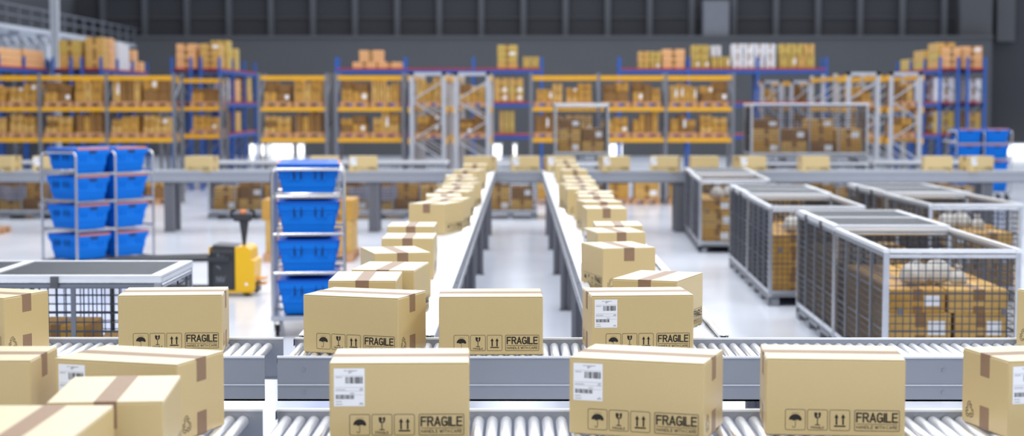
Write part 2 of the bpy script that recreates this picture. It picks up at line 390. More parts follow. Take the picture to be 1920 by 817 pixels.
# ------------------------------------------------------------------ roller conveyors
RT = .878
def leg_mesh(h):
    p = [(-.075, -.03), (-.075, .03), (-.045, .03), (-.04, .012), (-.015, .012), (-.01, .03), (.01, .03), (.015, .012), (.04, .012), (.045, .03), (.075, .03), (.075, -.03),
         (.045, -.03), (.04, -.012), (.015, -.012), (.01, -.03), (-.01, -.03), (-.015, -.012), (-.04, -.012), (-.045, -.03)]
    m = MB(); m.loft([[(x, y, .006) for x, y in p], [(x, y, h) for x, y in p]]); m.box(-.085, .085, -.045, .045, 0, .008)
    return m.mesh('leg', 'leg_paint')
LEG = leg_mesh(RT - .17)
def rail_mesh(L, side):     # along +x, its outer face towards side*y
    s = side; m = MB(); th = .005
    m.box(0, L, min(0, -s * th), max(0, -s * th), RT - .168, RT - .004)
    m.box(0, L, min(0, -s * .012) - 0, max(s * .003, 0), RT - .170, RT - .163)
    m.box(0, L, *sorted((s * .0015, -s * .001)), RT - .108, RT - .105)
    for k in range(int(L / 1.2) + 1):
        for dz in (.05, .135):
            xx = .1 + 1.2 * k
            if xx < L - .02: m.lathe([(.006, 0), (.006, .004)], 8, (0, 0, 0)) if False else m.box(xx - .005, xx + .005, *sorted((0, s * .004)), RT - dz - .005, RT - dz + .005)
    return m.mesh('side_rail', 'rail_paint')
def lip_mesh(L, side, wide):
    s = side; m = MB(); w = .036
    prof = [(.004 * s, -.012), (.004 * s, 0), (-s * .012, 0), (-s * .014, -.003), (-s * .02, -.003), (-s * .022, 0), (-s * w, 0), (-s * w, -.012)]
    if not wide: prof = [(.005 * s, -.007), (.005 * s, 0), (-s * .008, 0), (-s * .008, -.007)]
    m.box(0, L, *sorted((0, s * .005)), RT - .110, RT - .107)
    m.loft([[(0, y, RT + z) for y, z in prof], [(L, y, RT + z) for y, z in prof]])
    return m.mesh('rail_lip', 'rail_top')
def conveyor(origin, rz, L, W, pitch, legs, label, rr=.0172, stuff_from=None, name='roller_conveyor', caps=True):
    t = thing(name, (origin[0], origin[1], 0), rz, label, 'conveyor', None)
    for side, y in ((-1, 0), (1, W)):
        ra = ob('side_rail', rail_mesh(L, side), t, T(0, y, 0)); ob('rail_lip', lip_mesh(L, side, abs(rz) > 1), ra)
        if caps:
            cm = MB().box(-.003, 0, *sorted((-side * .008, -side * .030)), RT - .03, RT - .004).mesh('end_cap', 'cap_black'); ob('end_cap', cm, ra)
    pr = [(.004, 0), (.0045, .012), (rr * .8, .012), (rr, .018), (rr, W - .028), (rr * .8, W - .022), (.0045, W - .022), (.004, W - .01)]
    M = Matrix.Rotation(-PI / 2, 4, 'X')
    def rings(x): return [[(x + r_ * math.cos(2 * PI * k / 14), z + .005, ZR - rr + r_ * math.sin(2 * PI * k / 14)) for k in range(14)] for r_, z in pr]
    me = MB().loft(rings(0)).mesh('roller', 'roller_steel', True)
    n = int((L - .03) / pitch); xs = [.03 + pitch * k for k in range(n)]
    keep = xs; rest = []
    if len(xs) > 100:
        if stuff_from == 'ends': mid = len(xs) // 2; keep = xs[mid - 50:mid + 50]; rest = xs[:mid - 50] + xs[mid + 50:]
        else: keep = xs[:100]; rest = xs[100:]
    for x in keep: ob('roller', me, t, T(x, 0, 0))
    if rest:
        m = MB()
        for x in rest: m.loft(rings(x))
        o = ob('far_rollers', m.mesh('far_rollers', 'roller_steel', True), t); o['kind'] = 'stuff'
    for x in legs:
        for y in (.02, W - .02):
            if L > 3.5 and abs(rz) > 1: ob('leg', LEG, t, T(x, y + (.09 if y < .1 else -.09), 0) @ RZ(PI / 2) @ Matrix.Diagonal((1, 1.6, 1, 1)))
            else: ob('leg', LEG, t, T(x, y + (.03 if y < .1 else -.03), 0))
        ob('cross_brace', MB().box(x - .015, x + .015, .05, W - .05, .3, .33).mesh('cross_brace', 'leg_paint'), t)
    return t
YB0 = PZ(960, 667.5, RT).y; YB1 = PZ(960, 632.5, RT).y; YA1 = PZ(960, 766, RT).y; WA = .51
WB = YB1 - YB0
xl = PZ(495, 668, RT).x; xr = PZ(519, 668, RT).x
conveyor((xl - 2.0, YB0), 0, 2.0, WB, .0425, (.35, 1.3), 'left section of the second cross conveyor, under the cartons by the low cage')
conveyor((xr, YB0), 0, 3.75, WB, .0425, (.35, 1.9, 3.4), 'right section of the second cross conveyor, starting under the turned carton')
xl = PZ(491, 768, RT).x; xr = PZ(519, 768, RT).x
conveyor((xl - 2.0, YA1 - WA), 0, 2.0, WA, .0425, (.35, 1.65), 'left section of the nearest cross conveyor, ending by the narrow gap')
conveyor((xr, YA1 - WA), 0, 3.4, WA, .0425, (.35, 1.9, 3.1), 'right section of the nearest cross conveyor, carrying the front row of cartons')
conveyor((-.84, 2.95), PI / 2, YA1 - WA - 2.97, .54, .0425, (.3, 1.1), 'short infeed conveyor at lower left joining the nearest cross conveyor')
Y0 = PZ(1365, 628, RT).y; YC0 = 23.93
XL1 = PZ(846, 539, RT).x; XR0 = PZ(1093, 537, RT).x; XR1 = PZ(1365, 628, RT).x
LL = YC0 - Y0 - .02
lg = [1.7, 4.85, 8.0, 11.15, 14.25, 16.6]
conveyor((XL1, Y0), PI / 2, LL, .55, .06, lg, 'left of the two long conveyors running away to the far cross line', rr=.022)
conveyor((XR1, Y0), PI / 2, LL, XR1 - XR0, .06, lg, 'right of the two long conveyors running away to the far cross line', rr=.022)
XC0 = -9.2
lc = [XP(p, 24) - XC0 for p in (-70, 316, 700, 1276, 1853)]
conveyor((XC0, YC0), 0, 18.6, .5, .06, lc, 'far cross conveyor spanning the hall in front of the racks', rr=.022, stuff_from='ends')

# ------------------------------------------------------------------ low mesh cages
def cage_parts(L, W, H, lid, sub, wp=.047):
    """long axis along +y, origin at near left floor corner"""
    P = []; t = .034; zb = .13
    m = MB()
    for x in (0, W - t):
        for y in (0, L - t): P.append(('corner_post', MB().box(x, x + t, y, y + t, .02, H).mesh('corner_post', 'galvanised')))
    def rail(nm, *a): P.append((nm, MB().box(*a).mesh(nm, 'frame_bright' if nm == 'top_rail' else 'galvanised')))
    for x in (-.003, W - t + .003):
        rail('top_rail', x, x + t, -.003, L + .003, H - .012, H + .012)
        P.append(('top_tube', MB().tube([(x + t / 2, t, H - .030), (x + t / 2, L - t, H - .030)], .015, 10).mesh('top_tube', 'cage_side_shaded', True)))
    for y in (-.004, L - t + .004): rail('top_rail', t, W - t, y, y + t, H - .014, H + .010)
    for y in (.010, L - .010): P.append(('top_tube', MB().tube([(t, y, H - .034), (W - t, y, H - .034)], .016, 10).mesh('top_tube', 'galvanised', True)))
    for y in (0, L - t): rail('bottom_rail', t, W - t, y + .003, y + t - .003, zb - .02, zb + .015)
    for x in (0, W - t): rail('bottom_rail', x + .003, x + t - .003, t, L - t, zb - .02, zb + .015)
    for x in (0, W - .018):
        for k in range(1, sub): y = L * k / sub; P.append(('side_post', MB().box(x + .002, x + .018, y - .012, y + .012, zb, H - .03).mesh('side_post', 'cage_side_shaded')))
    b = MB().box(.01, W - .01, .01, L - .01, .085, .105)
    P.append(('base_deck', b.mesh('base_deck', 'cage_base')))
    b = MB()
    for x in (.0, W / 2 - .05, W - .10):
        for k in range(4): yy = .0 + (L - .16) * k / 3; b.box(x, x + .10, yy, yy + .16, 0, .085)
        b.box(x, x + .10, 0, L, .06, .086)
    P.append(('base_foot', b.mesh('base_foot', 'cage_base')))
    wr = .0040
    def panel(nm, p0, u, ul, thick=None):
        m = MB(); n = max(2, round(ul / wp)); hz = H - .03 - zb - .015; nv = round(hz / wp)
        for k in range(1, n): c = p0 + u * (ul * k / n); m.tube([c, c + Vector((0, 0, hz))], wr, 4, False)
        for k in range(1, nv): c = p0 + Vector((0, 0, hz * k / nv)); m.tube([c, c + u * ul], wr * (1.9 if k in (nv // 3, 2 * nv // 3) else 1), 4, False)
        P.append((nm, m.mesh(nm, 'cage_wire')))
    z0 = zb + .015
    panel('mesh_panel', Vector((t, t / 2, z0)), Vector((1, 0, 0)), W - 2 * t)
    panel('mesh_panel', Vector((t, L - t / 2, z0)), Vector((1, 0, 0)), W - 2 * t)
    panel('mesh_panel', Vector((.018, t, z0)), Vector((0, 1, 0)), L - 2 * t)
    panel('mesh_panel', Vector((W - .018, t, z0)), Vector((0, 1, 0)), L - 2 * t)
    if lid:
        m = MB(); n = int((W - .06) / .024)
        for k in range(n): x = .04 + (W - .08) * (k + .5) / n; m.box(x - .007, x + .007, .03, L - .03, H + .014, H + .020)
        P.append(('lid_grille', m.mesh('lid_grille', 'cage_wire')))
        m = MB()
        for y in (-.002, L / 2 - .03, L - .058): m.box(0, W, y, y + .06, H + .013, H + .026)
        for x in (-.002, W - .048): m.box(x, x + .05, 0, L, H + .0125, H + .0255)
        P.append(('lid_frame', m.mesh('lid_frame', 'frame_bright')))
        for y in (.3 * L, .7 * L):
            for xa in (-.018, W - .01): P.append(('lid_clamp', MB().box(xa, xa + .028, y - .02, y + .02, H - .04, H + .02).mesh('lid_clamp', 'cage_fitting')))
    else:
        m = MB()
        for y in (.12, .88): m.box(W * y - .015, W * y + .015, -.012, .0, H * .55, H * .60)
        P.append(('gate_latch', m.mesh('gate_latch', 'cage_fitting')))
    return P
def place(P, name, loc, rz, label, cat, group, sc=(1, 1, 1)):
    t = thing(name, loc, rz, label, cat, group); t.scale = sc
    for nm, me in P: ob(nm, me, t)
    return t
CLg, CWd, CHt = 1.85, .86, .90
OPEN = cage_parts(CLg, CWd, CHt, False, 4); LID = cage_parts(CLg, CWd, CHt, True, 4)
# cargo cartons (unit boxes of several sizes): body, tape
CC = {}
def cargo(size, m):
    key = (tuple(round(v, 3) for v in size), m)
    if key not in CC:
        x, y, z = size
        CC[key] = (MB().cbox(-x / 2, x / 2, -y / 2, y / 2, 0, z, min(.006, z * .06)).mesh('carton_body', m),
                   MB().box(-x * .09, x * .09, -y / 2 - .0008, y / 2 + .0008, z - .001, z + .0008).box(-x * .09, x * .09, -y / 2 - .0008, -y / 2, z * .55, z).box(-x * .09, x * .09, -y / 2 - .0008, -y / 2, 0, z * .3).mesh('tape_strip', 'old_tape'),
                   MB().box(x * .12, x * .40, -y / 2 - .0012, -y / 2 + .0002, z * .3, z * .75).mesh('paper_label', 'paper'))
    return CC[key]
def cargo_box(size, m, loc, rz, label, group, lab=False, name='cargo_carton'):
    b, tp, pl = cargo(size, m); t = thing(name, loc, rz, label, 'box', group)
    ob('carton_body', b, t); ob('tape_strip', tp, t)
    if lab: ob('paper_label', pl, t)
    return t
def sack(loc, s, label, group, seed):
    rr = random.Random(seed); n = 36; rings = []; ph = [rr.random() * 6 for _ in range(8)]
    prof = [(.03, .0), (.085, .002), (.108, .02), (.116, .05), (.112, .08), (.100, .11), (.080, .14), (.055, .163), (.030, .178), (.018, .188), (.020, .195), (.036, .212), (.050, .232), (.046, .236), (.012, .206)]
    for i, (r_, z) in enumerate(prof):
        cr = .02 + .09 * max(0, min(1, (z - .05) / .12)); ring = []
        for k in range(n):
            a = 2 * PI * k / n
            f_ = 1 + .07 * math.sin(2 * a + ph[0] + z * 9) + .05 * math.sin(3 * a + ph[1] - z * 14) + cr * math.sin(7 * a + ph[2] + z * 10) + cr * .7 * math.sin(11 * a + ph[3] - z * 16) + .03 * math.sin(5 * a + z * 60 + ph[4])
            ring.append((r_ * f_ * math.cos(a) * s + .02 * s * math.sin(ph[5]) * z / .2, r_ * f_ * math.sin(a) * s * .9, z * s * (1 + (.10 * math.sin(4 * a + ph[6]) + .05 * math.sin(9 * a) if i > 10 else .02 * math.sin(3 * a + ph[7])))))
        rings.append(ring)
    m = MB(); m.loft(rings)
    t = thing('white_sack', loc, 0, label, 'sack', group)
    ob('bag', m.mesh('bag', 'sack', True), t)
    ob('tie', MB().lathe([(.022 * s, .184 * s), (.026 * s, .190 * s), (.022 * s, .196 * s)], 12).mesh('tie', 'mark_grey'), t)
def fill_cage(x, y, rz, where, full=True, sacks=True, low=False, ky=1):
    """cargo inside a cage whose near left corner is (x,y)"""
    ca, sa = math.cos(rz), math.sin(rz)
    def W(u, v): v *= ky; return (x + u * ca - v * sa, y + u * sa + v * ca)
    z = .107; g_ = 'cartons inside the mesh cages'
    lay = [('bottom', .19), ('second', .20), ('top', .16)]
    for li, (ln, h) in enumerate(lay if not low else lay[:2]):
        cols = [('left', .05, .41), ('right', .42, .81)] if li != 1 else [('left', .05, .45), ('right', .46, .80)]
        for cn, u0, u1 in cols:
            rows = [('front', .06, .66), ('middle', .67, 1.25), ('rear', 1.26, 1.79)]
            if low: rows = rows[:2] if cn == 'left' else rows[:1]
            for rn, v0, v1 in rows:
                if rn != 'front' and li < 1 and not low: pass
                hh = h * (R.uniform(.9, 1.0) if li == len(lay) - 1 else 1)
                px, py = W((u0 + u1) / 2, (v0 + v1) / 2)
                cargo_box((u1 - u0 - .012, (v1 - v0) * ky - .015, round(hh, 2)), R.choice(('ochre_kraft', 'ochre_kraft', 'tan_kraft')), (px, py, z), rz, f'{ln}-layer carton, {rn} {cn}, inside {where}', g_, rn == 'front' and (li + (cn == 'left')) % 2 == 1 or (li == 1 and rn == 'front'))
        z += h
    if sacks:
        for k, (u, v, s) in enumerate(((.26, .36, .80), (.415, .42, .84), (.545, .33, .52))):
            px, py = W(u, v); sack((px, py, z + .001), s, f'{["wide", "tall", "small"][k]} white tied sack on the cartons inside {where}', 'tied sacks inside the mesh cages', int(px * 100) + k)
def cage_pair(pf, pb, wfront, desc, ky=1):
    a = PZ(*pf, CHt); b_ = PZ(*pb, CHt); rz = math.atan2(b_.y - a.y, b_.x - a.x) - PI / 2
    place(OPEN, 'mesh_cage', (a.x, a.y, 0), rz, 'open-topped wire mesh cage, front one of ' + desc, 'cage', 'low wire mesh cages', (1, ky, 1))
    q = Vector((-math.sin(rz), math.cos(rz))) * (CLg * ky + .035)
    place(LID, 'mesh_cage', (a.x + q.x, a.y + q.y, 0), rz, 'lidded wire mesh cage, rear one of ' + desc, 'cage', 'low wire mesh cages', (1, ky, 1))
    fill_cage(a.x, a.y, rz, 'the front cage of ' + desc, ky=ky); fill_cage(a.x + q.x, a.y + q.y, rz, 'the rear cage of ' + desc, sacks=False, ky=ky)
cage_pair((1658, 470), (1495, 399), 1, 'the nearest right pair')
cage_pair((1442, 388), (1364, 348), 1, 'the middle right pair')
cage_pair((1311, 337), (1283, 317), 1, 'the farthest right pair', .885)
cage_pair((1742, 384), (1590, 347.5), 1, 'the right-edge pair')
# long low cage at front left, lying across
a = PZ(301, 525.5, CHt)
place(LID, 'mesh_cage', (a.x, a.y, 0), PI / 2, 'lidded wire mesh cage lying crosswise behind the left cartons', 'cage', 'low wire mesh cages')
for k, (dx, dy, sz, zz, lb) in enumerate(((-.55, .30, (.34, .40, .30), .107, 'ochre carton lowest in the crosswise left cage, at its left'), (-.28, .28, (.17, .34, .30), .107, 'narrow ochre carton low in the crosswise left cage'),
        (-.58, .30, (.30, .36, .24), .408, 'ochre carton on top of the pile in the crosswise left cage'), (-.27, .25, (.2, .30, .17), .408, 'small ochre carton on the pile, right part of the crosswise left cage'))):
    cargo_box(sz, 'ochre_kraft', (a.x + dx, a.y + dy, zz), .1 if k % 2 else -.05, lb, 'cartons inside the mesh cages', k == 0)

# cages behind the far cross conveyor, long side to us, some stacked two high
def far_cage(px0, px1, Y, where, short=False, stacked=False, lidq=False, tall=1.0, cloth=False):
    x0, x1 = XP(px0, Y), XP(px1, Y); P = OPEN
    z = .93 if stacked else 0
    if short: t = place(P, 'mesh_cage', (x0, Y, z), 0, where, 'cage', 'far mesh cages', ((x1 - x0) / CWd, .5, 1))
    else: t = place(P, 'mesh_cage', (x1, Y, z), PI / 2, where, 'cage', 'far mesh cages', (1, (x1 - x0) / CLg, 1))
    n = 2 if short else 4; w = (x1 - x0 - .12) / n
    for lv in range(3):
        for k in range(n):
            if lv == 2 and (k + int(px0)) % 2: continue
            h = .20 if lv < 2 else .15
            cargo_box((round(w - .02, 2), .5 if not short else .6, h), ('ochre_kraft', 'tan_kraft', 'dark_kraft')[(lv + k) % 3], (x0 + .06 + w * (k + .5), Y + .38 + .06 * lv if not short else Y + .42, z + .107 + .202 * lv), 0,
                      f'{["bottom", "second-layer", "top"][lv]} carton, {["first", "second", "third", "fourth"][k]} from left, in the {where}'.replace('wire mesh cage ', 'cage ').replace('low ', '').replace('upper ', 'upper ')[:200], 'cartons inside the far cages', (lv + k) % 2 == 0)
    if cloth:
        m = MB(); nn = 12; xs = [x0 + .15 + (x1 - x0) * .45 * i / nn for i in range(nn + 1)]
        prof = lambda i, s: (math.sin(i * 1.7) * .015, .52 - .22 * s - .02 * math.sin(i * .9))
        r1 = [(x, Y + .09 + prof(i, 0)[0], prof(i, 0)[1]) for i, x in enumerate(xs)]; r2 = [(x, Y + .07 + prof(i, 1)[0], prof(i, 1)[1]) for i, x in enumerate(xs)]
        r3 = [(p[0], p[1] + .012, p[2]) for p in r2]; r4 = [(p[0], p[1] + .012, p[2]) for p in r1]
        vs = r1 + r2 + r3 + r4; fs = []; N = nn + 1
        for q in range(4):
            for i in range(nn): fs.append((q * N + i, q * N + i + 1, ((q + 1) % 4) * N + i + 1, ((q + 1) % 4) * N + i))
        m.add(vs, fs); o = single('grey_cloth', m.mesh('grey_cloth', 'cloth'), (0, 0, z), 0, 'grey cloth hanging inside the ' + cloth, 'cloth')
YF = 26.7
far_cage(2 - 68, 138, YF, 'low cage at far left behind the far conveyor', cloth='cage at far left behind the far conveyor')
far_cage(387, 591, YF, 'low cage behind the yellow pallet truck')
far_cage(634, 838, YF, 'low cage left of the left conveyor head', cloth='cage left of the left conveyor head')
far_cage(906, 1008, YF, 'low cage between the conveyor heads', short=True)
far_cage(1040, 1142, YF, 'lower cage of the narrow stacked pair', short=True)
far_cage(1040, 1142, YF, 'upper cage of the narrow stacked pair', short=True, stacked=True)
far_cage(1408, 1629, YF - .4, 'lower cage of the wide stacked pair')
far_cage(1408, 1629, YF - .4, 'upper cage of the wide stacked pair', stacked=True)
far_cage(1640, 1844, YF, 'low cage before the right blue rack')
for k, (px, s, wh) in enumerate(((1112, 1.2, 'narrow stacked pair of cages'), (1128, 1.0, 'narrow stacked pair of cages, right corner'), (1425, 1.3, 'wide stacked pair of cages, left bay'))):
    pass

# ------------------------------------------------------------------ crate carts
def crate_parts():
    P = []; w0, w1, d0, d1, h = .195, .232, .195, .232, .252
    def ring(w, d, z, c=.02): return [(-w + c, -d, z), (w - c, -d, z), (w, -d + c, z), (w, d - c, z), (w - c, d, z), (-w + c, d, z), (-w, d - c, z), (-w, -d + c, z)]
    m = MB(); rs = []
    for f_ in (0, .33, .34, .66, .67, .98): k = f_; e = .006 if f_ in (.34, .67) else 0; rs.append(ring(w0 + (w1 - w0) * k + e, d0 + (d1 - d0) * k + e, h * f_ + .002))
    m.loft(rs); P.append(('tub', m.mesh('tub', 'crate_blue')))
    m = MB().loft([ring(w1 + .008, d1 + .008, h * .80), ring(w1 + .01, d1 + .01, h * .98)])
    for s in (-1, 1):
        for u in (-.13, -.08, .08, .13):
            m.box(u - .012, u + .012, s * (d1 - .005) - .004, s * (d1 - .005) + .004, h * .55, h * .8); m.box(s * (w1 - .005) - .004, s * (w1 - .005) + .004, u - .012, u + .012, h * .55, h * .8)
    P.append(('rim_band', m.mesh('rim_band', 'crate_blue')))
    m = MB().loft([ring(w1 + .012, d1 + .012, h * .98), ring(w1 + .012, d1 + .012, h * 1.06), ring(w1 - .004, d1 - .004, h * 1.08)])
    m.box(-.15, .15, -.012, .012, h * 1.08, h * 1.09)
    P.append(('lid', m.mesh('lid', 'crate_lid_blue')))
    for s in (-1, 1): P.append(('lid_edge_strip', MB().box(*sorted((s * (w1 + .002), s * (w1 + .016))), -d1 * .9, d1 * .9, h * 1.0, h * 1.075).mesh('lid_edge_strip', 'crate_orange')))
    for s in (-1, 1):
        P.append(('grip_opening', MB().box(*sorted((s * (w1 + .0105), s * (w1 + .004))), -.05, .05, h * .84, h * .93).mesh('grip_opening', 'crate_dark')))
        q = MB()
        for u in (-.11, -.055, .055, .11): q.box(u - .003, u + .003, s * (d1 + .0055) - .006, s * (d1 + .0055) - .0045 if False else s * (d1 + .0055) + .0055, h * .58, h * .90)
        P.append(('rib_slot', q.mesh('rib_slot', 'crate_dark')))
    return P
CRATE = crate_parts()
LV = (.18, .492, .796, 1.09)
def arcpts(x, y0, y1, h, r_=.05):
    pts = [(x, y0, .15)] if False else [(x, y0, .17)]
    for k in range(6): a = PI - PI / 2 * k / 5; pts.append((x, y0 + r_ + r_ * math.cos(a), h - r_ + r_ * math.sin(a)))
    for k in range(6): a = PI / 2 - PI / 2 * k / 5; pts.append((x, y1 - r_ + r_ * math.cos(a), h - r_ + r_ * math.sin(a)))
    pts.append((x, y1, .17)); return pts
def cart_parts():
    P = []; L, W = 1.06, .56; r_ = .014
    for x in (0, L / 2, L):
        P.append(('hoop', MB().tube(arcpts(x, -W / 2, W / 2, 1.316), r_, 10).mesh('hoop', 'cart_tube', True)))
        if x != L / 2:
            for z in LV[1:]: P.append(('end_rail', MB().tube([(x, -W / 2, z + .012), (x, W / 2, z + .012)], .013, 8).mesh('end_rail', 'cart_tube', True)))
    for z in LV[1:]:
        for y in (-W / 2, W / 2): P.append(('side_rail', MB().tube([(0, y, z - .008), (L, y, z - .008)], .011, 8).mesh('side_rail', 'cart_tube', True)))
        m = MB()
        for x in (.2, .34, .72, .86): m.tube([(x, -W / 2, z - .008), (x, W / 2, z - .008)], .008, 6)
        P.append(('shelf_bar', m.mesh('shelf_bar', 'cart_tube', True)))
    m = MB()
    for y in (-W / 2, W / 2): m.box(-.012, L + .012, y - .016, y + .016, .132, .172)
    for x in (0, L / 2, L): m.box(x - .016, x + .016, -W / 2, W / 2, .133, .171)
    m.box(0, L, -W / 2 + .01, W / 2 - .01, .150, .158)
    P.append(('base_frame', m.mesh('base_frame', 'galvanised')))
    P.append(('push_handle', MB().tube([(0, -W / 2 + .02, 1.13), (-.10, -W / 2 + .05, 1.13), (-.12, -W / 2 + .09, 1.13), (-.12, W / 2 - .09, 1.13), (-.10, W / 2 - .05, 1.13), (0, W / 2 - .02, 1.13)], .012, 8).mesh('push_handle', 'cart_tube', True)))
    for x in (.08, L - .08):
        for y in (-W / 2 + .03, W / 2 - .03):
            m = MB(); m.tube([(x + .02, y - .014, .045), (x + .02, y + .014, .045)], .045, 16); m.box(x - .028, x + .028, y - .022, y - .018, .04, .128); m.box(x - .028, x + .028, y + .018, y + .022, .04, .128); m.box(x - .035, x + .035, y - .03, y + .03, .122, .132)
            m.box(x - .09, x - .03, y - .022, y + .022, .088, .098)
            P.append(('caster', m.mesh('caster', 'rubber', True)))
    return P
CART = cart_parts()
def cart(x, y, rz, desc, label):
    place(CART, 'crate_cart', (x, y, 0), rz, label, 'cart', 'tubular crate carts')
    for k, z in enumerate(LV):
        for e, u in (('handle end', .265), ('other end', .795)):
            px, py = x + u * math.cos(rz), y + u * math.sin(rz)
            place(CRATE, 'blue_crate', (px, py, z + (.0 if k else -.003)), rz + PI / 2, f'blue lidded crate, {["bottom", "second", "third", "top"][k]} level, {e} of the {desc}', 'crate', 'blue crates on the carts')
a = PZ(145, 497, .132); cart(a.x - .56 / 2 * math.sin(math.radians(54)) , a.y + .56 / 2 * math.cos(math.radians(54)), math.radians(54), 'left cart', 'tubular steel cart of blue crates at left, beside the pallet truck forks')
a = PZ(514, 600, .135); b_ = PZ(645, 600, .135); mx = (a + b_) / 2
rz = PI / 2 + math.radians(6); cart(mx.x, mx.y, rz, 'near cart', 'tubular steel cart of blue crates directly behind the turned carton')
X3 = XP(1794, 31.8); cart(X3, 32.1, .05, 'far right cart', 'tubular steel cart of blue crates beyond the far conveyor at right')

# ------------------------------------------------------------------ electric pallet truck
fl = PZ(415, 556, 0); tx = thing('pallet_truck', (fl.x, fl.y, 0), 0, 'yellow and black electric pallet truck parked beside the blue crate cart', 'pallet truck')
def pxm(d): return d / F * fl.y
def tr(nm, mb, m, sm=False, par=None): return ob(nm, mb.mesh(nm, m, sm), par or tx)
w0 = pxm(392 - 415)
tr('battery_housing', MB().cbox(pxm(-21), pxm(27), 0, .42, .05, .44, .012), 'truck_black')
tr('panel_edge', MB().box(pxm(-23), pxm(-21), .0, .3, .06, .47), 'truck_yellow')
tr('top_cover', MB().prism([(pxm(-16), .44), (pxm(30), .44), (pxm(30), .475), (pxm(-16), .49)], .02, .40), 'truck_black')
poly = [(pxm(27), .04), (pxm(62), .06), (pxm(64), .34), (pxm(57), .35)] + [(pxm(45) + pxm(12) * math.cos(a_), .42 + .055 * math.sin(a_)) for a_ in [PI / 2 * k / 6 for k in range(7)]] + [(pxm(27), .475)]
tr('drive_cowl', MB().prism(poly, -.012, .42), 'truck_yellow', True)
tr('skirt', MB().box(pxm(-5), pxm(60), .0, .40, .035, .06), 'truck_yellow')
for y in (.05, .36): tr('fork', MB().prism([(pxm(18), .34), (pxm(18), .385), (-1.05, .355), (-1.12, .340), (-1.12, .332), (-1.05, .322)], y - .09, y + .03), 'truck_black')
tr('fork_mast', MB().box(pxm(-24), pxm(-19), -.03, .44, .05, .40), 'truck_black')
for y in (.02, .33):
    tr('load_leg', MB().box(-.75, pxm(-19), y, y + .07, .045, .075), 'truck_black')
    tr('load_wheel', MB().tube([(-.72, y + .005, .035), (-.72, y + .065, .035)], .035, 14), 'rubber', True)
tr('tiller_arm', MB().loft([[(pxm(38) + sx * a1, .2 + sy * .02, z) for sx, sy in ((-1, -1), (1, -1), (1, 1), (-1, 1))] for z, a1 in ((.46, .010), (.52, .018), (.67, .038), (.71, .045))]), 'truck_black')
hd = tr('tiller_head', MB().cbox(pxm(18), pxm(53), .16, .24, .705, .78, .012), 'truck_black')
tr('hand_grip', MB().tube([(pxm(14), .2, .74), (pxm(14), .2, .80), (pxm(22), .2, .812)], .014, 8), 'rubber', True, hd); tr('hand_grip', MB().tube([(pxm(57), .2, .74), (pxm(57), .2, .80), (pxm(49), .2, .812)], .014, 8), 'rubber', True, hd)
tr('safety_button', MB().lathe([(.034, .78), (.038, .80), (.026, .815)], 14, (pxm(36), .2, 0)), 'crate_orange', True, hd)
for z in (.10, .15): tr('foot_step', MB().box(pxm(62), pxm(79), .12, .30, z, z + .014), 'truck_orange')
tr('step_bracket', MB().box(pxm(58), pxm(66), .10, .32, .03, .12), 'truck_black')
tr('drive_wheel', MB().tube([(pxm(44), .12, .05), (pxm(44), .22, .05)], .05, 18), 'rubber', True)
tr('round_badge', MB().tube([(pxm(48), -.0135, .12), (pxm(48), -.010, .12)], .014, 14), 'paper')
i = Ink(); text(i, 'NV', pxm(-8), .14, .05, .008); i.line([(pxm(-7), .35), (pxm(-5), .40)], .016); text(i, 'NW', pxm(0), .37, .02, .005); i.line([(pxm(-8), .29), (pxm(-2), .27)], .012)
ob('pale_marking', i.mesh('pale_marking', 'mark_grey', T(0, 0, 0), .001), tx)

# ------------------------------------------------------------------ pallets and palletised cartons
def pallet_mesh(w, d, h=.085):
    m = MB(); n = 5; bw = d / (n * 1.35)
    for k in range(n): y = -d / 2 + (d - bw) * k / (n - 1); m.box(-w / 2, w / 2, y, y + bw, h * .82, h)
    for y in (-d / 2, -.04, d / 2 - .08):
        m.box(-w / 2, w / 2, y, y + .08, 0, h * .14); m.box(-w / 2, w / 2, y, y + .08, h * .68, h * .82)
        for x in (-w / 2, -.045, w / 2 - .09): m.box(x, x + .09, y, y + .08, h * .14, h * .68)
    return m.mesh('wooden_pallet', 'wood')
PC = {}
def pallet(x, y, z, w, d, label, group='pallets in the racks', h=.085):
    k = (round(w, 2), round(d, 2), h)
    if k not in PC: PC[k] = pallet_mesh(*k)
    return single('wooden_pallet', PC[k], (x, y, z), 0, label, 'pallet', group)
# pallet load behind the near cart
a = PZ(493, 492, 0); pallet(a.x + .52, a.y + .45, 0, 1.04, .85, 'wooden pallet of cartons on the floor behind the near crate cart', 'pallets on the floor', .1)
zz = .10
for li, (hh, cols) in enumerate(((.38, ((.02, .5), (.52, 1.02))), (.24, ((-.02, .36), (.37, .68), (.69, 1.04))))):
    for k, (u0, u1) in enumerate(cols):
        cargo_box((u1 - u0, .7, hh), 'tan_kraft' if li == 0 else 'ochre_kraft', (a.x + (u0 + u1) / 2, a.y + .43, zz), 0, f'{["large lower", "upper"][li]} carton, {["left", "middle" if li else "right", "right"][k]}, on the pallet behind the near cart', 'cartons on the floor pallet', li == 1 and k == 0)
    zz += hh + .001
a = PZ(-18, 441, 0); pallet(a.x - .2, a.y + .3, 0, .62, .6, 'empty wooden pallet corner at the left picture edge', 'pallets on the floor', .09)

